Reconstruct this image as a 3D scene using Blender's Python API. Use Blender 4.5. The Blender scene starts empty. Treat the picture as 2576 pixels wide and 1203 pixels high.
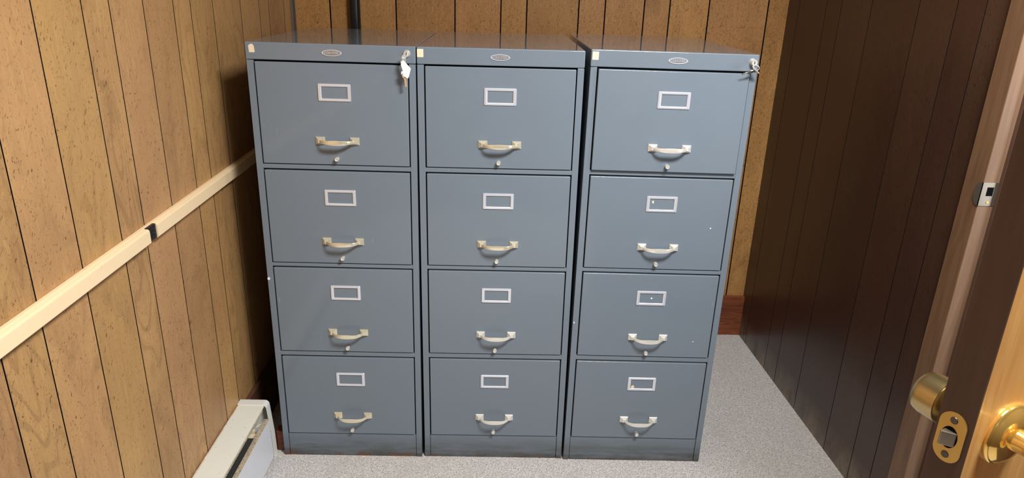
import bpy, bmesh, math, random
from mathutils import Vector, Matrix
random.seed(7)
PI = math.pi
S = bpy.context.scene
COL = S.collection

# ------------------------------------------------------------------ camera
CAM = Vector((0.6874, -1.9223, 1.4764))
YAW, PITCH, ROLL, FPX = -0.0223, -0.3489, 0.0299, 1745.9
fw = Vector((-math.sin(YAW)*math.cos(PITCH), math.cos(YAW)*math.cos(PITCH), math.sin(PITCH)))
r0 = Vector((math.cos(YAW), math.sin(YAW), 0)); u0 = r0.cross(fw)
rt = r0*math.cos(ROLL) + u0*math.sin(ROLL); up = -r0*math.sin(ROLL) + u0*math.cos(ROLL)
cd = bpy.data.cameras.new('camera'); cam = bpy.data.objects.new('camera', cd); COL.objects.link(cam)
cd.sensor_width = 36; cd.sensor_fit = 'HORIZONTAL'; cd.lens = FPX/2576*36; cd.clip_start = .01
m = Matrix((rt, up, -fw)).transposed().to_4x4(); m.translation = CAM; cam.matrix_world = m
S.camera = cam
S.view_settings.view_transform = 'Standard'; S.view_settings.look = 'None'
S.view_settings.gamma = 1; S.view_settings.use_curve_mapping = False
S.view_settings.exposure = 0.0

# ------------------------------------------------------------------ world and light
w = bpy.data.worlds.new('world'); S.world = w; w.use_nodes = True
w.node_tree.nodes['Background'].inputs[0].default_value = (.9, .95, 1, 1)
w.node_tree.nodes['Background'].inputs[1].default_value = 0.01

def area(name, loc, target, sx, sy, power, color=(1, 1, 1)):
    d = bpy.data.lights.new(name, 'AREA'); d.shape = 'RECTANGLE'; d.size = sx; d.size_y = sy
    d.energy = power; d.color = color
    o = bpy.data.objects.new(name, d); COL.objects.link(o); o.location = loc
    o.rotation_euler = (Vector(target)-Vector(loc)).to_track_quat('-Z', 'Y').to_euler()
    return o
CEIL = 2.44
area('ceiling_panel_light', (1.33, -1.38, CEIL-.08), (1.33, -1.38, 0), .55, .40, 90, (1, .985, .965))
# tall bright window in the small room beyond the side doorway
area('side_window_light', (2.905, -1.46, 1.20), (0, -1.46, 1.20), .8, 1.2, 18, (.97, .98, 1))

# ------------------------------------------------------------------ materials
class NT:
    def __init__(s, name):
        s.m = bpy.data.materials.new(name); s.m.use_nodes = True
        s.t = s.m.node_tree; s.b = s.t.nodes['Principled BSDF']
    def n(s, typ, **kw):
        o = s.t.nodes.new(typ)
        for k, v in kw.items():
            if hasattr(o, k): setattr(o, k, v)
        return o
    def link(s, a, b): s.t.links.new(a, b)
    def coord(s, scale=(1, 1, 1), loc=(0, 0, 0), rot=(0, 0, 0), kind='Object'):
        tc = s.n('ShaderNodeTexCoord'); mp = s.n('ShaderNodeMapping')
        mp.inputs['Scale'].default_value = scale; mp.inputs['Location'].default_value = loc
        mp.inputs['Rotation'].default_value = rot
        s.link(tc.outputs[kind], mp.inputs[0]); return mp.outputs[0]
    def noise(s, vec, scale=1, detail=4, rough=.55, dist=0):
        o = s.n('ShaderNodeTexNoise'); o.inputs['Scale'].default_value = scale
        o.inputs['Detail'].default_value = detail; o.inputs['Roughness'].default_value = rough
        o.inputs['Distortion'].default_value = dist
        s.link(vec, o.inputs['Vector']); return o.outputs[0]
    def voro(s, vec, scale=1, rand=1, out='Distance', feature='F1'):
        o = s.n('ShaderNodeTexVoronoi', feature=feature); o.inputs['Scale'].default_value = scale
        o.inputs['Randomness'].default_value = rand
        s.link(vec, o.inputs['Vector']); return o.outputs[out]
    def ramp(s, fac, pts, interp='LINEAR'):
        o = s.n('ShaderNodeValToRGB'); cr = o.color_ramp; cr.interpolation = interp
        while len(cr.elements) < len(pts): cr.elements.new(.5)
        for e, (p, c) in zip(cr.elements, pts):
            e.position = p; e.color = (c, c, c, 1) if isinstance(c, (int, float)) else (*c, 1)
        s.link(fac, o.inputs[0]); return o.outputs[0]
    def math(s, op, a, b=None, c=None, clamp=False):
        o = s.n('ShaderNodeMath', operation=op, use_clamp=clamp)
        for i, v in enumerate((a, b, c)):
            if v is None: continue
            if isinstance(v, (int, float)): o.inputs[i].default_value = v
            else: s.link(v, o.inputs[i])
        return o.outputs[0]
    def mix(s, fac, a, b, mode='MIX'):
        o = s.n('ShaderNodeMix', data_type='RGBA', blend_type=mode)
        for i, v in ((0, fac), (6, a), (7, b)):
            if isinstance(v, (int, float)): o.inputs[i].default_value = v
            elif isinstance(v, tuple): o.inputs[i].default_value = (*v, 1)
            else: s.link(v, o.inputs[i])
        return o.outputs[2]
    def base(s, c):
        if isinstance(c, tuple): s.b.inputs['Base Color'].default_value = (*c, 1)
        else: s.link(c, s.b.inputs['Base Color'])
    def set(s, **kw):
        for k, v in kw.items():
            k = {'rough': 'Roughness', 'metal': 'Metallic', 'spec': 'Specular IOR Level', 'coat': 'Coat Weight',
                 'coatr': 'Coat Roughness', 'sheen': 'Sheen Weight'}[k]
            if isinstance(v, (int, float)): s.b.inputs[k].default_value = v
            else: s.link(v, s.b.inputs[k])
    def bump(s, h, strength=.3, dist=.001):
        o = s.n('ShaderNodeBump'); o.inputs['Strength'].default_value = strength
        o.inputs['Distance'].default_value = dist
        s.link(h, o.inputs['Height']); s.link(o.outputs[0], s.b.inputs['Normal'])
    def xyz(s, vec):
        o = s.n('ShaderNodeSeparateXYZ'); s.link(vec, o.inputs[0]); return o.outputs
    def combine(s, x, y, z):
        o = s.n('ShaderNodeCombineXYZ')
        for i, v in enumerate((x, y, z)):
            if isinstance(v, (int, float)): o.inputs[i].default_value = v
            else: s.link(v, o.inputs[i])
        return o.outputs[0]

def srgb(r, g, b):
    f = lambda c: (c/255/12.92) if c/255 <= .04045 else ((c/255+.055)/1.055)**2.4
    return (f(r), f(g), f(b))

def plain(name, c, rough=.5, metal=0, spec=.5, coat=0, coatr=.1, bump=None):
    t = NT(name); t.base(c); t.set(rough=rough, metal=metal, spec=spec, coat=coat, coatr=coatr)
    if bump:
        t.bump(t.noise(t.coord(), bump[0], 3), bump[1], bump[2])
    return t.m

def paneling(name, axis, light, mid, dark, fleck, dense, seed, rough=.42, gloss=.3, figure=.5, mottle=.5, grime=False):
    """printed wood sheet panelling: vertical grain, cathedral figure, worm flecks, tone per plank"""
    t = NT(name)
    tc = t.n('ShaderNodeTexCoord'); o = t.xyz(tc.outputs['Object'])
    u = o['Y'] if axis == 'y' else o['X']; z = o['Z']
    at = t.n('ShaderNodeAttribute'); at.attribute_name = 'plank'
    off = t.math('MULTIPLY', at.outputs['Fac'], 37.0)
    us = t.math('ADD', u, seed)
    # vertical coordinate shifted plank by plank so figure does not continue over a groove
    zs = t.math('ADD', z, off)
    vec = lambda a, b: t.combine(t.math('MULTIPLY', us, a), t.math('MULTIPLY', zs, b), off)
    cloudy = t.noise(vec(5, 2.2), 1, 3, .6, .3)
    grain = t.noise(vec(150, 7), 1, 5, .65, .4)
    # cathedral rings
    warp = t.noise(vec(7, 1.6), 1, 2, .5, .2)
    ringv = t.math('SINE', t.math('MULTIPLY', warp, 105.0))
    ringv = t.math('MULTIPLY_ADD', ringv, .5, .5)
    rings = t.ramp(ringv, [(0, 0.0), (.72, .12), (.95, 1), (1, .85)])
    rmask = t.ramp(t.noise(vec(4, 1.1), 1, 2), [(.44, 0), (.62, 1)])
    rings = t.math('MULTIPLY', rings, rmask)
    col = t.mix(t.ramp(cloudy, [(.3, 0), (.72, 1)]), light, mid)
    col = t.mix(t.math('MULTIPLY', t.ramp(grain, [(.42, 0), (.75, 1)]), .55), col, mid)
    col = t.mix(t.math('MULTIPLY', rings, figure), col, dark)
    smoke = t.ramp(t.noise(vec(9, 5), 1, 4, .7, .6), [(.56, 0), (.74, 1)])
    col = t.mix(t.math('MULTIPLY', smoke, .38), col, dark)
    # plank tone
    tone = t.math('MULTIPLY_ADD', t.math('FRACT', t.math('MULTIPLY', at.outputs['Fac'], 7.31)), .16, .90)
    hue = t.math('FRACT', t.math('MULTIPLY', at.outputs['Fac'], 13.7))
    col = t.mix(1.0, col, t.combine(tone, t.math('MULTIPLY', tone, t.math('MULTIPLY_ADD', hue, -.04, 1.01)), t.math('MULTIPLY', tone, t.math('MULTIPLY_ADD', hue, .12, .92))), 'MULTIPLY')
    # worm flecks: small vertical dashes, two sizes
    wob = t.math('MULTIPLY', t.math('SUBTRACT', t.noise(vec(60, 60), 1, 1), .5), .02)
    def fl(su, sz, r, dens, sd):
        v = t.combine(t.math('MULTIPLY', t.math('ADD', us, wob), su), t.math('MULTIPLY', t.math('ADD', zs, wob), sz), sd)
        vo = t.n('ShaderNodeTexVoronoi'); vo.inputs['Scale'].default_value = 1; t.link(v, vo.inputs['Vector'])
        rr = t.xyz(vo.outputs['Color'])
        rad = t.math('MULTIPLY', t.math('GREATER_THAN', rr['X'], 1-dens), t.math('MULTIPLY_ADD', rr['Y'], r*.7, r*.3))
        return t.math('MULTIPLY', t.math('SUBTRACT', rad, vo.outputs['Distance'], clamp=True), 6, clamp=True)
    zone = t.ramp(t.noise(vec(6, 4), 1, 2), [(.3, .5), (.6, 1)])
    f1 = t.math('MULTIPLY', fl(210, 75, .40, dense*.8, 1.3), .85)
    f2 = fl(140, 46, .26, dense*.3, 5.1)
    f3 = t.math('MULTIPLY', fl(330, 170, .5, dense, 9.7), .6)
    ff = t.math('MULTIPLY', t.math('MAXIMUM', t.math('MAXIMUM', f1, f2), f3), zone, clamp=True)
    # fine blurred speckle between the worm holes
    mott = t.ramp(t.noise(vec(330, 90), 1, 3, .6, .8), [(.52, 0), (.72, 1)])
    mz = t.ramp(t.noise(vec(16, 7), 1, 3), [(.35, .1), (.65, 1)])
    mm_ = t.math('MULTIPLY', t.math('MULTIPLY', mott, mz), mottle)
    col = t.mix(mm_, col, dark)
    lite = t.ramp(t.noise(vec(200, 26), 1, 3, .6, .5), [(.55, 0), (.8, 1)])
    col = t.mix(t.math('MULTIPLY', lite, .25), col, tuple(min(1, v*1.5) for v in light))
    col = t.mix(t.math('MULTIPLY', ff, .84), col, fleck)
    if grime:
        g0 = t.math('SUBTRACT', 1, t.math('MULTIPLY', z, 8.5), clamp=True)
        gn = t.ramp(t.noise(t.combine(t.math('MULTIPLY', u, 9), t.math('MULTIPLY', z, 4), 0), 1, 5, .7), [(.36, 0), (.62, 1)])
        col = t.mix(t.math('MULTIPLY', t.math('MULTIPLY', g0, gn), 1.0, clamp=True), col, srgb(140, 128, 108))
    t.base(col); t.set(rough=rough, spec=gloss)
    t.bump(t.math('ADD', t.math('MULTIPLY', grain, .5), t.math('MULTIPLY', ff, -.6)), .25, .0006)
    return t.m

M = {}
M['panel_left'] = paneling('panel_left', 'y', srgb(196, 155, 102), srgb(170, 131, 88), srgb(122, 92, 60), srgb(72, 44, 24), .36, 3.1, figure=.36, mottle=.35)
M['panel_back'] = paneling('panel_back', 'x', srgb(196, 148, 92), srgb(168, 122, 72), srgb(100, 72, 44), srgb(66, 40, 20), .9, 8.7, figure=.12, mottle=.8)
M['panel_right'] = paneling('panel_right', 'y', srgb(72, 52, 40), srgb(64, 42, 32), srgb(46, 33, 27), srgb(26, 18, 15), .40, 5.4, rough=.30, gloss=.5, figure=.15, mottle=.5, grime=True)
M['groove'] = plain('groove', (.006, .005, .005), .8, spec=.05)

def cabinet_paint(name, dirt, coat=.55):
    t = NT(name)
    c0 = srgb(116, 129, 141)
    ob = t.coord()
    oi = t.n('ShaderNodeObjectInfo')
    rnd = t.math('MULTIPLY', oi.outputs['Random'], 9.0)
    def cv(scale=(1, 1, 1), loc=(0, 0, 0), rot=(0, 0, 0)):
        a_ = t.n('ShaderNodeVectorMath', operation='ADD')
        t.link(t.coord(scale, loc, rot), a_.inputs[0]); t.link(t.combine(rnd, 0, rnd), a_.inputs[1]); return a_.outputs[0]
    n1 = t.noise(ob, 6, 4, .6)
    col = t.mix(t.math('MULTIPLY', n1, .25), c0, srgb(106, 117, 130))
    # hair scratches
    for rot, sc, thr in (((.0, .7, .0), (220, 30, 22), .74), ((0, -.35, 0), (240, 30, 20), .75), ((0, 1.3, 0), (200, 30, 26), .76)):
        sn = t.noise(cv(scale=sc, rot=rot), 1, 1, .3)
        zone = t.ramp(t.noise(cv(scale=(9, 9, 9), loc=(rot[1]*9, 2, rot[1]*7)), 1, 2), [(.62, 0), (.70, 1)])
        s_ = t.math('MULTIPLY', t.ramp(sn, [(thr-.04, 0), (thr, 1)]), zone)
        col = t.mix(t.math('MULTIPLY', s_, .22), col, srgb(185, 192, 198))
    if dirt:
        z = t.xyz(ob)['Z']
        low = t.math('SUBTRACT', 1, t.math('MULTIPLY', z, 11), clamp=True)
        g = t.noise(cv(scale=(6, 6, 40)), 1, 5, .7)
        gm = t.math('MULTIPLY', low, t.ramp(g, [(.32, .25), (.6, 1)]))
        col = t.mix(t.math('MULTIPLY', gm, 1.15, clamp=True), col, srgb(66, 68, 66))
        low2 = t.math('SUBTRACT', 1, t.math('MULTIPLY', z, 40), clamp=True)
        ru = t.ramp(t.noise(cv(scale=(11, 11, 16)), 1, 4, .6), [(.54, 0), (.66, 1)])
        col = t.mix(t.math('MULTIPLY', t.math('MULTIPLY', ru, low2), 1.5, clamp=True), col, srgb(98, 68, 50))
    t.base(col)
    sm = t.noise(t.coord(), 9, 4, .6)
    t.set(rough=t.ramp(sm, [(.3, .36), (.7, .46)]), spec=.45, coat=coat, coatr=t.ramp(sm, [(.3, .03 if coat > .9 else .06), (.75, .06 if coat > .9 else .14)]))
    return t.m
M['paint'] = cabinet_paint('grey_enamel', False)
M['paint_top'] = cabinet_paint('grey_enamel_top', False, 1.0)
M['paint_low'] = cabinet_paint('grey_enamel_worn', True)
M['dark'] = plain('black_gap', (.004, .004, .005), .9, spec=.1)

def satin(name, c, rough=.32, var=.1, metal=.85):
    t = NT(name); n = t.noise(t.coord(), 60, 4, .6)
    t.base(t.mix(t.math('MULTIPLY', n, var*4, clamp=True), c, tuple(v*.72 for v in c)))
    t.set(metal=metal, rough=rough); return t.m
M['handle_gold'] = satin('champagne_metal', srgb(250, 242, 214), .24, .05, .6)
M['handle_silver'] = satin('satin_nickel', srgb(250, 248, 238), .24, .05, .45)
M['alu'] = satin('aluminium', srgb(240, 245, 255), .26, .04, .5)
M['lock'] = satin('nickel_lock', srgb(242, 240, 230), .3, .1, .5)
M['brass'] = satin('polished_brass', srgb(238, 200, 112), .1, .03)
M['brass_old'] = satin('tarnished_brass', srgb(206, 186, 134), .26, .22)
M['brass_dull'] = satin('dull_brass', srgb(222, 190, 112), .38, .1)
M['steel'] = satin('worn_steel', srgb(172, 164, 150), .36, .25)
M['steel_dark'] = satin('dark_steel', srgb(105, 102, 100), .4)
M['white_tag'] = plain('white_tag', (.92, .91, .9), .5)
M['sticker'] = plain('cream_sticker', srgb(236, 222, 190), .7)
M['sticker_mark'] = plain('sticker_mark', srgb(170, 150, 125), .7)
M['key'] = satin('key_brass', srgb(196, 160, 120), .35)
M['black_plastic'] = plain('black_plastic', (.012, .012, .014), .3)
M['pipe'] = plain('black_pipe', (.012, .012, .014), .25, spec=.5, bump=(40, .2, .001))
M['chip'] = plain('white_paint_chip', (.85, .87, .9), .5)

def carpet():
    t = NT('carpet'); c = t.coord()
    n = t.noise(c, 230, 3, .6, .5); v = t.voro(c, 290)
    mot = t.noise(c, 7, 4, .6)
    f = t.math('ADD', t.math('MULTIPLY', n, .65), t.math('MULTIPLY', v, .45))
    col = t.ramp(f, [(.33, srgb(134, 127, 122)), (.47, srgb(200, 195, 191)), (.64, srgb(228, 225, 222))])
    big = t.ramp(t.noise(c, 120, 2), [(.3, .86), (.7, 1.06)])
    o = t.n('ShaderNodeMix', data_type='RGBA', blend_type='MULTIPLY'); o.inputs[0].default_value = 1
    t.link(col, o.inputs[6]); t.link(big, o.inputs[7])
    col = t.mix(t.math('MULTIPLY', t.ramp(mot, [(.5, 0), (.8, 1)]), .35), o.outputs[2], srgb(188, 180, 174))
    t.base(col); t.set(rough=.95, spec=.1, sheen=.2)
    t.bump(f, .9, .004); return t.m
M['carpet'] = carpet()

def wood(name, a, b, axis_scale, rough=.4, spec=.4, coat=0, dist=1.2):
    t = NT(name); v = t.coord(scale=axis_scale)
    g = t.noise(v, 1, 6, .62, dist); c2 = t.noise(t.coord(scale=tuple(s*.22 for s in axis_scale)), 1, 3)
    f = t.math('ADD', t.math('MULTIPLY', g, .7), t.math('MULTIPLY', c2, .3))
    t.base(t.ramp(f, [(.34, b), (.62, a)])); t.set(rough=rough, spec=spec, coat=coat)
    t.bump(g, .15, .0005); return t.m
M['baseboard'] = wood('redwood_board', srgb(138, 76, 46), srgb(80, 40, 26), (6, 6, 60), .45)
M['baseboard_dark'] = wood('brown_board', srgb(104, 72, 52), srgb(72, 46, 34), (6, 6, 60), .5)
M['door_face'] = wood('door_veneer', srgb(236, 188, 118), srgb(204, 148, 84), (38, 38, 2.4), .3, .5, .3)
M['door_edge'] = wood('door_edge', srgb(92, 70, 58), srgb(78, 58, 48), (50, 50, 2), .5)
M['casing'] = wood('casing_wood', srgb(126, 96, 70), srgb(100, 74, 54), (40, 40, 3), .4)
M['jamb'] = wood('jamb_wood', srgb(146, 116, 92), srgb(126, 98, 76), (40, 40, 3), .45)
M['ceiling'] = plain('ceiling_paint', srgb(150, 142, 132), .9)
M['wall_plain'] = plain('wall_paint', srgb(150, 138, 122), .8)

def enamel_rust(name, base, rustc, edge_x=None):
    t = NT(name); c = t.coord()
    col = t.mix(t.math('MULTIPLY', t.noise(c, 12, 3), .3), base, tuple(v*.88 for v in base))
    n = t.noise(c, 55, 5, .65, .4)
    rust = t.ramp(n, [(.66, 0), (.70, 1)])
    if edge_x is not None:
        x = t.xyz(c)['X']
        near = t.math('SUBTRACT', 1, t.math('MULTIPLY', t.math('ABSOLUTE', t.math('SUBTRACT', x, edge_x)), 110), clamp=True)
        e = t.math('MULTIPLY', near, t.ramp(t.noise(t.coord(scale=(30, 30, 30)), 1, 5, .7), [(.42, 0), (.55, 1)]))
        rust = t.math('MAXIMUM', rust, e)
    col = t.mix(t.math('MULTIPLY', rust, .75), col, rustc)
    t.base(col); t.set(rough=.38, spec=.4); return t.m
M['heater_top'] = enamel_rust('cream_enamel', srgb(238, 240, 228), srgb(160, 100, 44), -.1295)
M['heater_cap'] = enamel_rust('cream_enamel_cap', srgb(236, 237, 232), srgb(180, 170, 150))
M['heater_white'] = enamel_rust('white_enamel', srgb(226, 229, 236), srgb(206, 206, 200))
def dusty():
    t = NT('dusty_edge'); n = t.noise(t.coord(), 120, 5, .7)
    t.base(t.ramp(n, [(.38, srgb(158, 142, 116)), (.62, srgb(204, 188, 160))])); t.set(rough=.9); return t.m
M['dusty'] = dusty()
M['fin'] = plain('fin_aluminium', srgb(120, 124, 120), .45, .6)
M['rail'] = enamel_rust('cream_plastic', srgb(250, 224, 182), srgb(226, 190, 140))

# ------------------------------------------------------------------ mesh helpers
def new(): return bmesh.new()
def box(bm, lo, hi, bev=0, seg=2, mi=0, mat=None):
    t = bmesh.new()
    bmesh.ops.create_cube(t, size=1)
    for v in t.verts:
        v.co = Vector(((lo[i]+hi[i])/2 + v.co[i]*(hi[i]-lo[i]) for i in range(3)))
    if bev: bmesh.ops.bevel(t, geom=list(t.edges), offset=bev, segments=seg, profile=.5, affect='EDGES')
    merge(bm, t, mi, mat)
def merge(bm, t, mi=0, mat=None):
    if mat is not None: bmesh.ops.transform(t, matrix=mat, verts=t.verts)
    bmesh.ops.recalc_face_normals(t, faces=t.faces)
    me = bpy.data.meshes.new('t'); t.to_mesh(me); t.free()
    n = len(bm.faces); bm.from_mesh(me); bm.faces.ensure_lookup_table()
    for f in bm.faces[n:]: f.material_index = mi
    bpy.data.meshes.remove(me)
def lathe(bm, prof, seg=32, mat=None, mi=0):
    """prof: (radius, height) along local +z"""
    t = bmesh.new(); rings = []
    for r, h in prof:
        if r < 1e-6: rings.append([t.verts.new((0, 0, h))])
        else: rings.append([t.verts.new((r*math.cos(2*PI*k/seg), r*math.sin(2*PI*k/seg), h)) for k in range(seg)])
    for a, b in zip(rings, rings[1:]):
        for k in range(seg):
            k2 = (k+1) % seg
            if len(a) == 1 and len(b) == 1: continue
            if len(a) == 1: t.faces.new((a[0], b[k], b[k2]))
            elif len(b) == 1: t.faces.new((a[k], a[k2], b[0]))
            else: t.faces.new((a[k], a[k2], b[k2], b[k]))
    for rg in (rings[0], rings[-1]):
        if len(rg) > 2: t.faces.new(rg)
    merge(bm, t, mi, mat)
def prism(bm, pts, a, b, axis='y', mi=0, mat=None, bev=0):
    """polygon pts extruded from a to b along axis"""
    t = bmesh.new()
    def P(p, d): return {'y': (p[0], d, p[1]), 'x': (d, p[0], p[1]), 'z': (p[0], p[1], d)}[axis]
    A = [t.verts.new(P(p, a)) for p in pts]; B = [t.verts.new(P(p, b)) for p in pts]
    t.faces.new(A); t.faces.new(B[::-1]); n = len(pts)
    for k in range(n): t.faces.new((A[k], A[(k+1) % n], B[(k+1) % n], B[k]))
    if bev: bmesh.ops.bevel(t, geom=list(t.edges), offset=bev, segments=2, profile=.5, affect='EDGES')
    merge(bm, t, mi, mat)
def tube(bm, pts, r, seg=10, mi=0, mat=None):
    t = bmesh.new(); rings = []
    pts = [Vector(p) for p in pts]; side = None
    for i, p in enumerate(pts):
        d = (pts[min(i+1, len(pts)-1)]-pts[max(i-1, 0)]).normalized()
        if side is None: side = d.orthogonal().normalized()
        side = (side - d*side.dot(d)).normalized(); q = d.cross(side)
        rings.append([t.verts.new(p+side*r*math.cos(2*PI*k/seg)+q*r*math.sin(2*PI*k/seg)) for k in range(seg)])
    for a, b in zip(rings, rings[1:]):
        for k in range(seg): t.faces.new((a[k], a[(k+1) % seg], b[(k+1) % seg], b[k]))
    t.faces.new(rings[0]); t.faces.new(rings[-1])
    merge(bm, t, mi, mat)
def loft(bm, secs, mi=0, mat=None, cap=True):
    t = bmesh.new(); R = [[t.verts.new(p) for p in s] for s in secs]
    for a, b in zip(R, R[1:]):
        n = len(a)
        for k in range(n): t.faces.new((a[k], a[(k+1) % n], b[(k+1) % n], b[k]))
    if cap: t.faces.new(R[0]); t.faces.new(R[-1])
    merge(bm, t, mi, mat)
def smooth(me, ang=35):
    for p in me.polygons: p.use_smooth = True
    me.set_sharp_from_angle(angle=math.radians(ang))
def wn(o):
    md = o.modifiers.new('weighted_normal', 'WEIGHTED_NORMAL'); md.keep_sharp = True; md.weight = 60
    return o
def obj(name, bm, mats, parent=None, sm=35, label=None):
    me = bpy.data.meshes.new(name); bm.to_mesh(me); bm.free()
    for mm in (mats if isinstance(mats, (list, tuple)) else [mats]): me.materials.append(M[mm] if isinstance(mm, str) else mm)
    if sm: smooth(me, sm)
    o = bpy.data.objects.new(name, me); COL.objects.link(o)
    if parent is not None: o.parent = parent
    if label: o['label'] = label
    if sm: wn(o)
    return o
def tag(o, label, cat, group=None):
    o['label'] = label; o['category'] = cat
    if group: o['group'] = group
    return o
def thing(name, loc, label, cat, group=None, rot=(0, 0, 0)):
    o = bpy.data.objects.new(name, None); COL.objects.link(o); o.location = loc; o.rotation_euler = rot
    o.empty_display_size = .05
    return tag(o, label, cat, group)
def struct(o): o['kind'] = 'structure'; return o

# ------------------------------------------------------------------ room shell
XL, YB, YF = -.13, .93, -2.70
XR_B, XR_F = 1.806, 1.842            # right wall: slightly out of square
def xr(y): return XR_B + (YB-y)/(YB+.30)*(XR_F-XR_B) if y > -.3 else XR_F
JY = -.360                           # far jamb face of the side doorway
OP = JY-.690                         # near jamb
DH = 2.04
ZT = CEIL

def plank_wall(name, p0, p1, nrm, cuts, z0, z1, mat, gw=.0034, gd=.0022, thick=.09):
    """vertical planks between cut positions (distances along p0->p1), V grooves between; nrm points into the room"""
    p0, p1 = Vector(p0), Vector(p1); d = (p1-p0); Lw = d.length; d.normalize(); nrm = Vector(nrm).normalized()
    bm = new(); lay = bm.loops.layers.float_color.new('plank')
    xs = [0]+sorted(c for c in cuts if 0.004 < c < Lw-.004)+[Lw]
    def P(s, dep, z): return bm.verts.new(p0+d*s+nrm*dep+Vector((0, 0, z)))
    def quad(s0, d0, s1, d1, mi, val):
        f = bm.faces.new((P(s0, d0, z0), P(s1, d1, z0), P(s1, d1, z1), P(s0, d0, z1)))
        f.material_index = mi
        for l in f.loops: l[lay] = (val, val, val, 1)
    for i in range(len(xs)-1):
        a = xs[i]+(gw/2 if i > 0 else 0); b = xs[i+1]-(gw/2 if i < len(xs)-2 else 0)
        val = random.random(); quad(a, 0, b, 0, 0, val)
        if i < len(xs)-2:
            c = xs[i+1]
            quad(c-gw/2, 0, c-gw*.25, -gd, 1, 0); quad(c-gw*.25, -gd, c+gw*.25, -gd, 1, 0); quad(c+gw*.25, -gd, c+gw/2, 0, 1, 0)
    # body behind the sheet
    q = [p0+nrm*-gd*1.5, p1+nrm*-gd*1.5, p1-nrm*thick, p0-nrm*thick]
    v = [bm.verts.new(k+Vector((0, 0, z))) for z in (z0, z1) for k in q]
    for idx in ((0, 1, 5, 4), (1, 2, 6, 5), (2, 3, 7, 6), (3, 0, 4, 7), (0, 3, 2, 1), (4, 5, 6, 7)):
        f = bm.faces.new([v[k] for k in idx]); f.material_index = 1
    for f in bm.faces:
        f.normal_update()
    return struct(obj(name, bm, [mat, 'groove'], sm=None))

def regular(start, end, pat=(.153, .100, .146, .150, .102, .148, .218, .175)):
    out, c, i = [], start, 0
    while c < end:
        out.append(c); c += pat[i % len(pat)]; i += 1
    return out
# left wall runs along +y, grooves measured in the picture
gl = [-1.87, -1.70, -1.60, -1.47, -1.30, -1.15, -1.04, -.90, -.79, -.644, -.492, -.392, -.248, -.096, .004, .152, .370, .544, .643, .823, .904]
gl = [y for y in [-2.6, -2.45, -2.3, -2.15, -2.0]+gl]
plank_wall('wall_left', (XL, YF, 0), (XL, YB, 0), (1, 0, 0), [y-YF for y in gl], 0, ZT, 'panel_left')
gb = [.017, .273, .502, .681, .782, .985, 1.088, 1.241, 1.341, 1.495, 1.727]
plank_wall('wall_back', (XL, YB, 0), (XR_B, YB, 0), (0, -1, 0), [x-XL for x in gb], 0, ZT, 'panel_back', gw=.0052, gd=.003)
gr = [.833, .614, .507, .318, .074, -.087, -.194]
pA, pB = Vector((XR_B, YB, 0)), Vector((XR_F, -.30, 0))
LR = (pB-pA).length; nR = Vector((-(pA.y-pB.y), (pA.x-pB.x), 0)).normalized()
plank_wall('wall_right', pA, pB, nR, [(YB-y)*LR/(YB+.30) for y in gr], 0, ZT, 'panel_right', gw=.003)
def ext(name, y0, y1, z0=0, z1=ZT):
    return plank_wall(name, (XR_F, y0, 0), (XR_F, y1, 0), (-1, 0, 0), [c for c in (.18, .35, .5, .72, .9, 1.1, 1.3, 1.5) if c < abs(y1-y0)], z0, z1, 'panel_right')
plank_wall('wall_right', (XR_F, -.30, 0), (XR_F, JY+.008, 0), (-1, 0, 0), [], 0, ZT, 'panel_right')
ext('wall_right', JY+.008, OP-.008, DH+.008, ZT); ext('wall_right', OP-.008, YF)
plank_wall('wall_front', (XR_F, YF, 0), (XL, YF, 0), (0, 1, 0), regular(.1, 1.9), 0, ZT, 'panel_right')
bm = new(); box(bm, (XL-.09, YF-.09, -.06), (3.0, YB+.09, 0)); struct(obj('floor', bm, 'carpet'))
bm = new(); box(bm, (XL-.09, YF-.09, ZT), (3.0, YB+.09, ZT+.06)); struct(obj('ceiling', bm, 'ceiling'))
# small room beyond the side doorway
bm = new(); box(bm, (2.92, YF, 0), (3.0, YB, ZT)); struct(obj('wall_far', bm, 'wall_plain'))

bm = new()                           # frame of the window in that room
for y0, y1, z0, z1 in ((-1.93, -1.86, .53, 1.87), (-1.06, -.99, .53, 1.87), (-1.86, -1.06, 1.80, 1.87), (-1.86, -1.06, .53, .60)):
    box(bm, (2.895, y0, z0), (2.9195, y1, z1), .003)
struct(obj('window_1', bm, 'casing'))
# baseboards
bm = new(); box(bm, (XL, YB-.019, 0), (XR_B+.002, YB-.0005, .192), .0025); struct(obj('baseboard_back', bm, 'baseboard'))
bm = new(); box(bm, (XL+.0005, .02, 0), (XL+.017, YB-.02, .178), .0025); struct(obj('baseboard_left', bm, 'baseboard_dark'))
# narrow corner moulding
M['corner'] = plain('grey_moulding', srgb(86, 76, 74), .5)
bm = new(); prism(bm, [(XL+.0005, YB-.0005), (XL+.0005, YB-.018), (XL+.006, YB-.016), (XL+.010, YB-.010), (XL+.0115, YB-.0005)], .192, ZT-.001, 'z')
struct(obj('trim_1', bm, 'corner'))

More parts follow.
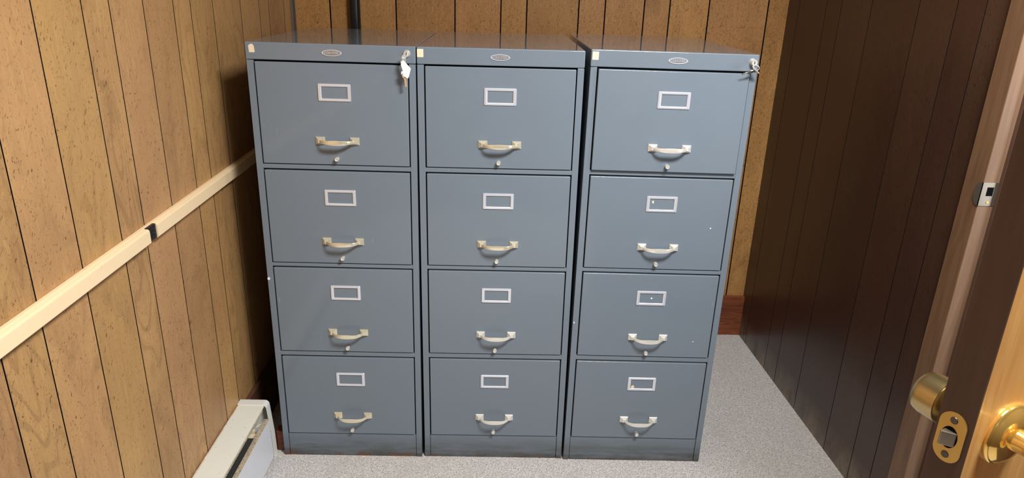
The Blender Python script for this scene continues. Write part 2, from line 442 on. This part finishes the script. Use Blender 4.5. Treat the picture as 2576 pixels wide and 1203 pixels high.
# door frame of the side doorway: casing boards on the room face, jamb boards, stops
CF = XR_F-.017                       # casing face
bm = new()
def casing(bm, y0, y1, z0, z1):
    box(bm, (CF, y0, z0), (XR_F-.0005, y1, z1), .003)
casing(bm, JY+.0006, JY+.069, 0, DH+.069)
casing(bm, OP-.069, OP-.0006, 0, DH+.069)
box(bm, (CF, OP-.0, DH+.0006), (XR_F-.0005, JY, DH+.069), .003)
fr = struct(obj('trim_2', bm, 'casing'))
bm = new()
box(bm, (CF+.0005, JY, 0), (XR_F+.10, JY+.016, DH+.016), .0015)
box(bm, (CF+.001, OP-.016, 0), (XR_F+.10, OP, DH+.016), .0015)
box(bm, (CF+.001, OP, DH), (XR_F+.10, JY, DH+.016), .0015)
obj('jamb', bm, 'jamb', fr)
bm = new(); sx = CF+.036
box(bm, (sx, JY-.012, 0), (sx+.034, JY-.0002, DH), .0015)
box(bm, (sx, OP+.0002, 0), (sx+.034, OP+.012, DH), .0015)
box(bm, (sx, OP+.012, DH-.012), (sx+.034, JY-.012, DH), .0015)
obj('door_stop', bm, 'door_edge', fr)
# strike plate with a D shaped lip folded round the casing corner
sz = 1.047
bm = new()
t_ = .0016
prism(bm, [(CF+.002, sz-.0285), (CF+.036, sz-.0285), (CF+.036, sz+.0285), (CF+.002, sz+.0285)], JY-t_, JY-.0002, 'y', 0)
arc = [(JY-t_, sz-.0285)]+[(JY+.002+.021*math.sin(a), sz-.0285+.057*(.5-.5*math.cos(a))) for a in [PI*k/14 for k in range(1, 14)]]+[(JY-t_, sz+.0285)]
prism(bm, arc, CF-.0022, CF-.0004, 'x', 0)
box(bm, (CF-.0022, JY-t_, sz-.0285), (CF+.0022, JY-.0002, sz+.0285))
sp = obj('strike_plate', bm, 'steel', fr, label='worn metal strike plate with curved lip')
bm = new(); box(bm, (CF+.012, JY-t_-.0006, sz-.004), (CF+.027, JY-t_+.0004, sz+.017)); obj('latch_hole', bm, 'dark', sp)
bm = new()
lathe(bm, [(.0038, 0), (.0034, .0008), (0, .001)], 16, Matrix.Translation((CF+.020, JY-t_, sz-.020)) @ Matrix.Rotation(PI/2, 4, 'X'))
obj('screw', bm, 'brass_dull', sp)

# ------------------------------------------------------------------ door leaf, swung past square towards the viewer
TH = math.radians(115); DT = .037; DW = .70; KZ = 1.05
dd = Vector((-math.sin(TH), math.cos(TH), 0)); nn = Vector((-dd.y, dd.x, 0)); nn = nn if nn.y < 0 else -nn
EC = Vector((1.1617, -1.3218, 0))     # middle of the latch edge
hinge = EC - dd*DW
# local frame: +x from hinge to latch edge, +y = nn face normal (viewer side), z up
dm = Matrix(((dd.x, nn.x, 0, hinge.x), (dd.y, nn.y, 0, hinge.y), (0, 0, 1, .012), (0, 0, 0, 1)))
zk = KZ-.012
bm = new(); box(bm, (0, -DT/2, 0), (DW, DT/2, 2.012), .0022, 2)
for f in bm.faces:
    if f.normal.x > .9 or f.normal.z > .9 or f.normal.x < -.9: f.material_index = 1
bm.normal_update()
for f in bm.faces:
    if abs(f.normal.x) > .3 or abs(f.normal.z) > .3: f.material_index = 1
    elif f.normal.y < -.5: f.material_index = 1
    else: f.material_index = 0
door = struct(obj('door_1', bm, ['door_face', 'door_edge'])); door.matrix_world = dm
def lhs(mat4): return mat4
Ry = Matrix.Rotation(-PI/2, 4, 'X')      # +z -> +y
RyN = Matrix.Rotation(PI/2, 4, 'X')      # +z -> -y
kx = DW-.060
def knob(name, side, mat, prof, rose, label):
    R = Ry if side > 0 else RyN
    T = Matrix.Translation((kx, side*DT/2, zk)) @ R
    bm = new(); lathe(bm, rose, 48, T); ro = obj('rosette', bm, mat, door, 40, label+' rosette')
    bm = new(); lathe(bm, prof, 48, T); k = obj(name, bm, mat, door, 40, label); return k
rose = [(0, 0), (.0350, 0), (.0355, .002), (.0350, .004), (.0335, .0052), (.032, .0056), (.029, .0095), (.023, .0125), (.017, .0135), (.0155, .0137), (0, .0138)]
knob('door_knob', 1, 'brass', [(0, .0137), (.0125, .0137), (.0115, .024), (.0125, .029), (.020, .033), (.0262, .041), (.0275, .049), (.0255, .057), (.019, .0625), (.010, .0645), (.0085, .0625), (0, .062)], rose, 'shiny brass door knob')
knob('door_knob', -1, 'brass_old', [(0, .0137), (.0125, .0137), (.012, .020), (.019, .0225), (.0245, .0235), (.0262, .0255), (.0262, .030), (.0255, .046), (.0235, .053), (.018, .057), (.009, .059), (0, .0593)], rose, 'tarnished brass door knob')
# latch face plate: rounded oblong let into the edge
bm = new()
def oblong(wd, h, n=10):
    pts = []
    for cx, cz, a0 in ((1, 1, 0), (-1, 1, 90), (-1, -1, 180), (1, -1, 270)):
        for k in range(n+1):
            a = math.radians(a0+90*k/n); r = wd*.5
            pts.append((r*math.cos(a)*1.0, cz*(h/2-r)+r*math.sin(a)))
    return pts
prism(bm, [(p[0], p[1]+zk) for p in oblong(.0285, .058)], DW+.0002, DW+.0018, 'x')
lp = obj('latch_plate', bm, 'brass_dull', door, 30, 'brass latch plate on the door edge')
bm = new()
prism(bm, [(.0088*math.cos(2*PI*k/24)-.0008, zk+.0125*math.sin(2*PI*k/24)) for k in range(24)], DW+.0016, DW+.0021, 'x'); obj('latch_opening', bm, 'dark', lp)
bm = new()   # sloping latch bolt
prism(bm, [(DW-.004, -.0065), (DW+.010, -.0065), (DW+.011, -.0045), (DW+.003, .0065), (DW-.004, .0065)], zk-.008, zk+.008, 'z', 0, None, .0008)
obj('latch_bolt', bm, 'steel', lp)
for s in (-1, 1):
    bm = new()
    T = Matrix.Translation((DW+.0016, 0, zk+s*.0205)) @ Matrix.Rotation(PI/2, 4, 'Y')
    lathe(bm, [(0, 0), (.0042, 0), (.0038, .0008), (0, .001)], 20, T); obj('screw', bm, 'steel_dark', lp)

# ------------------------------------------------------------------ filing cabinets
CW, CD, CH = .4535, .659, 1.321
ZC = 1.2738                                     # underside of the top rail
DZ = [(.9896, 1.2722), (.6893, .9729), (.392, .6739), (.0885, .3734)]
INS = .0202
def cab_body():
    bm = new(); t = .0018
    # side panels, back, bottom
    box(bm, (0, 0.0, 0), (.012, CD, ZC), .0012)
    box(bm, (CW-.012, 0.0, 0), (CW, CD, ZC), .0012)
    box(bm, (.01, CD-.01, 0), (CW-.01, CD-.0005, ZC))
    box(bm, (.01, .02, .02), (CW-.01, CD-.008, .026))
    # face frame
    for x0, x1 in ((.0, INS-.0018), (CW-INS+.0018, CW)):
        box(bm, (x0+.0002, -.0004, .0), (x1, .012, ZC), .0011)
    for a, b in ((DZ[0][0], DZ[1][1]), (DZ[1][0], DZ[2][1]), (DZ[2][0], DZ[3][1])):
        box(bm, (INS-.003, .0004, b+.0022), (CW-INS+.003, .012, a-.0014), .0022)
    box(bm, (INS-.0012, .0006, .0), (CW-INS+.0012, .012, DZ[3][0]-.0014), .0026)
    return bm
def cab_cap():
    bm = new()
    box(bm, (-.0006, -.0016, ZC+.0012), (CW+.0006, CD, CH), .003, 3); return bm
def gap_shade_bm():
    bm = new(); box(bm, (.013, .0195, .03), (CW-.013, .0215, ZC-.002)); return bm  # black sheet behind the drawer fronts, its colour stands in for shade in the gaps
def front_bm(h):
    """drawer front, origin at its top left corner of the opening"""
    bm = new(); box(bm, (.0016, -.0022, -h+.0010), (CW-2*INS-.0012, .017, -.0018), .0021, 3); return bm
def holder_bm():
    bm = new(); W2, H2, w2, h2 = .0445, .0235, .0355, .0162
    def rr(a, b, r, y, n=4):
        out = []
        for sx_, sz_, a0 in ((1, 1, 0), (-1, 1, 90), (-1, -1, 180), (1, -1, 270)):
            for k in range(n+1):
                an = math.radians(a0+90*k/n)
                out.append((sx_*(a-r)+r*math.cos(an), y, sz_*(b-r)+r*math.sin(an)))
        return out
    secs = [rr(W2, H2, .003, 0), rr(W2, H2, .003, -.0018), rr(W2-.001, H2-.001, .0025, -.0030), rr(W2-.0055, H2-.0045, .002, -.0036),
            rr(w2+.0012, h2+.001, .001, -.0030), rr(w2, h2, .0008, -.0020), rr(w2, h2, .0008, -.0002)]
    loft(bm, secs, cap=False); return bm
def handle_bm():
    bm = new(); hs = .0475
    for s in (-1, 1):     # square stepped feet with a pyramid block
        cx = s*hs
        def sq(a, b, y): return [(cx+a, y, b), (cx-a, y, b), (cx-a, y, -b), (cx+a, y, -b)]
        loft(bm, [sq(.0128, .0105, 0), sq(.0128, .0105, -.0022), sq(.0118, .0096, -.0030), sq(.0060, .0058, -.0095), sq(.0046, .0050, -.0120)])
    # bowed grip, deepest and tallest in the middle
    secs = []; N = 28
    path = []
    for k in range(N+1):
        u = -1+2*k/N; a = abs(u)
        # super-elliptic bow
        x = u*.0478; y = -.010-.0235*(1-a**3.4)
        path.append((x, y, u))
    for i, (x, y, u) in enumerate(path):
        x0, y0, _ = path[max(i-1, 0)]; x1, y1, _ = path[min(i+1, N)]
        d = Vector((x1-x0, y1-y0, 0)).normalized(); nrm = Vector((d.y, -d.x, 0))
        hh = .0042+.0026*(math.cos(u*PI)*.5+.5); th = .0016
        p = Vector((x, y, 0))
        sec = []
        for a_, b_ in ((1, .55), (.55, 1), (-.55, 1), (-1, .55), (-1, -.55), (-.55, -1), (.55, -1), (1, -.55)):
            sec.append(tuple(p+nrm*(a_*th)+Vector((0, 0, b_*hh))))
        secs.append(sec)
    loft(bm, secs); return bm
def pin_bm():
    bm = new()
    T = Matrix.Rotation(PI/2, 4, 'X')
    lathe(bm, [(0, 0), (.0048, 0), (.0048, .005), (.0060, .006), (.0061, .0135), (.0055, .0148), (.0044, .0150), (.0036, .0144), (0, .0144)], 24, T)
    return bm
def text_mesh(s, size, ext):
    cu = bpy.data.curves.new('lettering', 'FONT'); cu.body = s; cu.size = size; cu.extrude = ext; cu.align_x = 'CENTER'; cu.align_y = 'CENTER'
    to = bpy.data.objects.new('lettering', cu); COL.objects.link(to)
    dg = bpy.context.evaluated_depsgraph_get(); dg.update()
    me = bpy.data.meshes.new_from_object(to.evaluated_get(dg)); bpy.data.objects.remove(to)
    bm = bmesh.new(); bm.from_mesh(me); bpy.data.meshes.remove(me); return bm
def ellipse_secs(levels, n=40): return [[(a*math.cos(2*PI*k/n), y, b*math.sin(2*PI*k/n)) for k in range(n)] for a, b, y in levels]
M['plate_recess'] = satin('plate_recess', srgb(184, 186, 190), .4)
def plate_bm():
    bm = new()
    loft(bm, ellipse_secs([(.0268, .0085, 0), (.0268, .0085, -.0012), (.0262, .0080, -.0018), (.0248, .0069, -.0018), (.0242, .0064, -.0010)]), cap=False)
    return bm
def plate_field():
    bm = new(); loft(bm, ellipse_secs([(.0245, .0067, -.0002), (.0245, .0067, -.0011)])); return bm
def letters():
    bm = new(); R = Matrix.Rotation(PI/2, 4, 'X')
    t = text_mesh('COLE\u00b7STEEL', .0088, .0003)
    bmesh.ops.scale(t, vec=(.86, 1, 1), verts=t.verts)
    merge(bm, t, 0, Matrix.Translation((0, -.0015, .0002)) @ R)
    for s in (-1, 1): lathe(bm, [(0, 0), (.0013, 0), (.0009, .0007), (0, .0009)], 14, Matrix.Translation((s*.0226, -.0010, 0)) @ R)
    return bm
MESH = {}
def shared(key, bm, mats, sm=35):
    me = bpy.data.meshes.new(key); bm.to_mesh(me); bm.free()
    for mm in (mats if isinstance(mats, list) else [mats]): me.materials.append(M[mm])
    smooth(me, sm); MESH[key] = me
shared('body', cab_body(), 'paint_low'); shared('top_cap', cab_cap(), 'paint_top')
shared('gap_shade', gap_shade_bm(), 'dark')
for i, (a, b) in enumerate(DZ): shared('drawer%d' % i, front_bm(b-a), 'paint')
shared('card_holder', holder_bm(), 'alu', 25)
shared('pull_handle_g', handle_bm(), 'handle_gold', 30); shared('pull_handle_s', handle_bm(), 'handle_silver', 30)
shared('catch_button', pin_bm(), 'lock')
shared('nameplate', plate_bm(), 'alu'); shared('nameplate_field', plate_field(), 'plate_recess'); shared('lettering', letters(), 'alu')
def put(name, key, parent, loc=(0, 0, 0), rot=(0, 0, 0)):
    o = bpy.data.objects.new(name, MESH[key]); COL.objects.link(o); o.parent = parent; o.location = loc; o.rotation_euler = rot
    return wn(o)
def disc(name, x, z, r, parent, y=-.0026, mat='chip', ax=1., th=.0006):
    bm = new(); prism(bm, [(x+ax*r*math.cos(2*PI*k/14)*random.uniform(.8, 1), z+r*math.sin(2*PI*k/14)*random.uniform(.8, 1)) for k in range(14)], y, y+th, 'y')
    return obj(name, bm, mat, parent)
CABS = [(0, .0005, .0014, .0020, -.0015), (.4625, .0034, -.0012, -.0023, -.0025), (.9220, -.0039, -.0002, .0051, .0041)]
LBL = ['leftmost grey steel filing cabinet, white key tag hanging from its lock, next to the heater',
       'middle grey steel filing cabinet without a lock, between the other two',
       'rightmost grey steel filing cabinet, its top drawer standing slightly open, small keys in its lock']
roots = []
for i, (x, y, yw, rl, z0) in enumerate(CABS):
    root = thing('filing_cabinet', (x, y, z0), LBL[i], 'filing cabinet', 'grey filing cabinets', (0, rl, yw))
    roots.append(root)
    put('body', 'body', root); put('top_panel', 'top_cap', root); put('gap_shade', 'gap_shade', root)
    for k, (a, b) in enumerate(DZ):
        pull = -.0075 if (i == 2 and k == 0) else 0
        dr = put('drawer', 'drawer%d' % k, root, (INS, pull, b))
        hx = {0: .2115, 1: .206, 2: .214}[i]; cx = {0: .2115, 1: .2065, 2: .2135}[i]
        put('card_holder', 'card_holder', dr, (cx, -.0022, -.0795))
        put('pull_handle', 'pull_handle_s' if i == 2 or (i == 1 and k > 1) else 'pull_handle_g', dr, (hx+.0015, -.0022, -.2125))
        put('catch_button', 'catch_button', dr, (hx-.001, -.0022, -.263))
        if i == 2:
            if k == 0: dr['label'] = 'top drawer standing slightly open'
            if k == 1: disc('paint_chip', .365, -.149, .0022, dr); disc('paper_scrap', cx-.026, -.0735, .005, dr, -.0032, 'sticker', .6)
            if k == 2: disc('paint_chip', cx+.001, -.0795, .0030, dr, -.0030, 'chip'); disc('paint_chip', .359, -.2245, .0018, dr)
            if k == 3: disc('paper_scrap', cx-.028, -.090, .006, dr, -.0032, 'sticker')
    npl = put('nameplate', 'nameplate', root, ({0: .2297, 1: .2245, 2: .235}[i], -.0016, 1.2975))
    npl['label'] = 'oval metal nameplate with raised lettering'
    put('nameplate_field', 'nameplate_field', npl); put('lettering', 'lettering', npl)
    # cream sticker
    sx0, sx1, s0, s1 = {0: (.0095, .0255, 1.2935, 1.3155), 1: (.0010, .0180, 1.2935, 1.3150), 2: (.0030, .0200, 1.2935, 1.3150)}[i]
    bm = new(); c_ = .004
    pts = [(sx0, s0+.001), (sx0+.001, s0), (sx1-.001, s0), (sx1, s0+.001), (sx1, s1-.001), (sx1-.001, s1), (sx0+.001, s1), (sx0, s1-.001)]
    if i == 0: pts = [(sx0+.001, s0), (sx1-.001, s0), (sx1, s0+.001), (sx1-.001, s1-.006), (sx1-.004, s1-.0005), (sx0+.0075, s1), (sx0+.003, s1-.002), (sx0, s1-.005)]
    prism(bm, pts, -.0022, -.0017, 'y'); st = obj('sticker', bm, 'sticker', root, label='small cream paper sticker')
    if i == 1: disc('pencil_mark', (sx0+sx1)/2, (s0+s1)/2-.002, .0008, st, -.0025, 'sticker_mark')
    if i == 2:
        bm = new(); cxm, czm = .0113, 1.309
        tube(bm, [(cxm+.0022, -.0022, czm+.0018), (cxm, -.0022, czm+.0022), (cxm-.001, -.0022, czm+.0005), (cxm+.001, -.0022, czm-.001), (cxm+.0016, -.0022, czm-.003)], .0003, 6)
        obj('pencil_mark', bm, 'sticker_mark', st)
# stray paint spots on the cabinet uprights
disc('paint_chip', .004, .635, .0055, roots[0], -.0012, 'chip', .8)
disc('paint_chip', .0045, .505, .0035, roots[2], -.0012, 'chip', .6)
# locks
def lock(root, x, z, proud):
    bm = new(); T = Matrix.Translation((x, -.0016, z)) @ Matrix.Rotation(PI/2, 4, 'X')
    lathe(bm, [(0, 0), (.0098, 0), (.0098, .0015), (.0088, .003), (.0082, proud-.001), (.0076, proud), (0, proud)], 28, T)
    o = obj('lock', bm, 'lock', root)
    bm = new(); box(bm, (x-.0009, -.0021-proud, z-.004), (x+.0009, -.0014-proud, z+.004)); obj('keyhole', bm, 'dark', o); return o
lock(roots[0], .4305, 1.3015, .009); lock(roots[2], .4375, 1.3005, .016)

# ------------------------------------------------------------------ keys hanging from the locks
def key_bm(L=.026, head=.0105):
    """flat key, head centre at origin, blade to -z, lies in the xz plane"""
    bm = new()
    n = 22; hp = []
    for k in range(n):
        a = 2*PI*k/n; hp.append((head*(1+.05*math.cos(3*a))*math.cos(a), head*.92*math.sin(a)))
    prism(bm, hp, -.0009, .0009, 'y')
    pts = [(-.0036, -head*.8), (.0036, -head*.8), (.0036, -L-head*.6), (.0016, -L-head*.9), (-.0006, -L-head*.75)]
    for k in range(5):
        zz = -L-head*.55+k*.0042
        pts += [(-.0036+(.0014 if k % 2 else 0), zz), (-.0024-(0 if k % 2 else .0010), zz+.002)]
    prism(bm, pts, -.0008, .0008, 'y'); return bm
# left cabinet
kl = thing('key_set', (.433, -.012, 1.300), 'keys on a wire with a bright white tag hanging from left cabinet lock', 'keys')
bm = new(); T = Matrix.Translation((-.004, -.014, -.007)) @ Matrix.Rotation(math.radians(28), 4, 'Y') @ Matrix.Rotation(math.radians(52), 4, 'Z')
t = key_bm(.012, .0085); merge(bm, t, 0, T); obj('key', bm, 'lock', kl, label='silver key sitting in the lock')
bm = new(); tube(bm, [(-.002, -.013, -.010), (-.0005, -.018, -.013), (0, -.018, -.020), (-.001, -.016, -.025), (-.0015, -.013, -.020), (-.002, -.013, -.010)], .0006, 8)
obj('wire_tie', bm, 'alu', kl)
bm = new()
tp = [(-.0105, -.0175), (-.0045, -.0155), (-.001, -.020), (.0125, -.0345), (.0140, -.0370), (.0075, -.0605), (.0045, -.0625), (-.0110, -.0535), (-.0125, -.0500), (-.0115, -.0445), (-.0065, -.0435), (-.0125, -.027)]
prism(bm, tp, -.0185, -.0165, 'y', 0, None, .0005); obj('tag', bm, 'white_tag', kl, label='bright white plastic tag')
bm = new(); merge(bm, key_bm(.024, .0088), 0, Matrix.Translation((-.0035, -.0145, -.0545)) @ Matrix.Rotation(math.radians(-5), 4, 'Y') @ Matrix.Rotation(math.radians(40), 4, 'Z'))
obj('key', bm, 'key', kl, label='brassy key hanging below the tag')
# right cabinet
kr = thing('key_set', (1.3585, -.020, 1.3005), 'small silver keys on a wire ring in right cabinet lock', 'keys')
bm = new(); merge(bm, key_bm(.012, .0092), 0, Matrix.Translation((.004, -.016, -.011)) @ Matrix.Rotation(math.radians(-48), 4, 'Y') @ Matrix.Rotation(math.radians(70), 4, 'Z'))
obj('key', bm, 'lock', kr, label='silver key sitting in the lock')
bm = new()
for kz in range(1):
    ring = [(.010+.0085*math.cos(a), -.010+.004*math.sin(a), -.010+.0065*math.sin(a)) for a in [2*PI*k/20 for k in range(21)]]
    tube(bm, ring, .0006, 8)
obj('wire_ring', bm, 'alu', kr)
bm = new(); merge(bm, key_bm(.016, .0110), 0, Matrix.Translation((-.004, -.018, -.020)) @ Matrix.Rotation(math.radians(75), 4, 'Y') @ Matrix.Rotation(math.radians(62), 4, 'Z'))
obj('key', bm, 'steel', kr, label='dark key lying sideways')

# ------------------------------------------------------------------ wall mounted cream rail
RT = thing('wall_rail', (XL, -.40, .934), 'cream plastic rail running along the left panelled wall with one black piece', 'rail')
sl = math.atan2(.947-.925, .38+.881)
RT.rotation_euler = (sl, 0, 0)
def rprof(dx, z0, z1, y0, y1, bev=.0015):
    b_ = new(); box(b_, (.0003 if dx[0] == 0 else dx[0], y0, z0), (dx[1], y1, z1), bev); return b_
YE = .93+.40-.012
bm = rprof((0, .010), -.034, 0, -2.25, YE); obj('base_channel', bm, 'rail', RT)
for nm, y0, y1, x1 in (('cover', -2.25, -.016, .0225), ('cover', .024, YE, .0205)):
    bm = new()
    prism(bm, [(.0095, -.0005), (.013, -.0018), (x1-.0035, -.0022), (x1-.001, -.0040), (x1, -.0075), (x1, -.034), (x1-.002, -.0365), (.0095, -.0365)], y0, y1, 'y')
    obj(nm, bm, 'rail', RT)
bm = new(); box(bm, (.0095, -.0158, -.035), (.0175, .0238, -.001), .001)
for k in range(3): box(bm, (.0165, -.010+.001*k, -.030+.010*k), (.0192, .018, -.024+.010*k), .0012)
obj('connector', bm, 'black_plastic', RT, label='black piece between the two cream covers')

# ------------------------------------------------------------------ baseboard heater on the left wall
HX = XL+.0006; HY1 = .012; HY0 = -1.75; HT = .200
ht = thing('baseboard_heater', (0, 0, 0), 'long cream metal baseboard heater with rusty top on the carpet by left wall', 'heater')
bm = new()
box(bm, (HX, HY0, .0), (HX+.004, HY1-.002, HT-.004)); obj('back_plate', bm, 'heater_white', ht)
bm = new()
prism(bm, [(HX+.0005, HT-.003), (HX+.003, HT), (-.0470, HT), (-.0455, HT-.001), (-.0455, HT-.007), (-.0470, HT-.0075), (-.0475, HT-.002), (HX+.0005, HT-.0055)], HY0, -.016, 'y')
obj('top_panel', bm, 'heater_top', ht)
bm = new(); box(bm, (-.0500, HY0, HT-.016), (-.0452, -.030, HT-.0075), .001); obj('lip', bm, 'dusty', ht)
# end cap with rounded shoulder
bm = new()
def capprof(g=0):
    pts = [(HX+.0003, 0), (HX+.0003, HT+.002-g)]
    R_ = .014
    for k in range(7):
        a = PI/2*(1-k/6); pts.append((-.0385-R_+R_*math.cos(a)+.002, HT+.002-g-R_+R_*math.sin(a)))
    pts += [(-.0290, .085), (-.0270, 0)]
    return pts
prism(bm, capprof(), HY1-.0025, HY1, 'y')
outer = capprof()
inner = [(HX+.0003, HT-.0003)]+[(p[0]-.0022, p[1]-.0022) for p in outer[2:]]
inner[-1] = (outer[-1][0]-.0022, 0)
n_ = len(outer)-1
t = bmesh.new()
o1 = outer[1:]; i1 = inner
ya, yb_ = -.0165, HY1-.0024
VO = [[t.verts.new((p[0], yy, p[1])) for p in o1] for yy in (ya, yb_)]
VI = [[t.verts.new((p[0], yy, p[1])) for p in i1] for yy in (ya, yb_)]
for k in range(len(o1)-1):
    t.faces.new((VO[0][k], VO[0][k+1], VO[1][k+1], VO[1][k])); t.faces.new((VI[0][k], VI[0][k+1], VI[1][k+1], VI[1][k]))
    t.faces.new((VO[0][k], VO[0][k+1], VI[0][k+1], VI[0][k]))
merge(bm, t); obj('end_cap', bm, 'heater_cap', ht)
# front panel, leaning out, with dusty folded top
bm = new()
prism(bm, [(-.0300, .158), (-.0275, .158), (-.0235, .020), (-.0285, .014), (-.0300, .018)], HY0, -.033, 'y'); obj('front_panel', bm, 'heater_white', ht)
bm = new(); prism(bm, [(-.0410, .1575), (-.0272, .1585), (-.0272, .1612), (-.0410, .1602)], HY0, -.0335, 'y'); obj('front_lip', bm, 'dusty', ht)
# heating element: tube and fins (finely repeated plates = one mesh)
bm = new()
tube(bm, [(-.072, HY0+.02, .110), (-.072, -.045, .110)], .006, 10)
obj('element_tube', bm, 'steel_dark', ht)
bm = new()
yy = -.115
while yy > -1.2:
    box(bm, (-.108, yy-.0005, .078), (-.038, yy+.0005, .146)); yy -= .0062
fo = obj('fins', bm, 'fin', ht, None); fo['kind'] = 'stuff'
bm = new(); box(bm, (-.085, -.090, .112), (-.055, -.066, .130), .003); box(bm, (-.078, -.072, .130), (-.062, -.060, .142), .003)
tube(bm, [(-.060, -.058, .146), (-.052, -.050, .150), (-.048, -.038, .140), (-.050, -.026, .110)], .0028, 8)
obj('terminal', bm, 'sticker', ht, label='beige ceramic terminal with wires')

bm = new(); box(bm, (-.030, .022, 0), (-.006, .060, .075), .004, 2)
tag(obj('wood_block', bm, 'baseboard'), 'small reddish brown wood block on the carpet between heater and left cabinet', 'wood block')

# ------------------------------------------------------------------ pipe in the back corner
bm = new(); lathe(bm, [(.0215, 0.0), (.0215, ZT-.002)], 32, Matrix.Translation((.117, .905, 0)))
tag(obj('pipe', bm, 'pipe'), 'black vertical pipe behind the left cabinet against the back wall', 'pipe')

# ------------------------------------------------------------------ ceiling lamp housing
lf = thing('ceiling_light', (1.33, -1.38, ZT), 'white square ceiling light fitting above the open door', 'lamp')
bm = new(); box(bm, (-.30, -.24, -.06), (.30, .24, -.0005), .004)
obj('housing', bm, plain('white_metal', (.8, .8, .8), .5), lf)
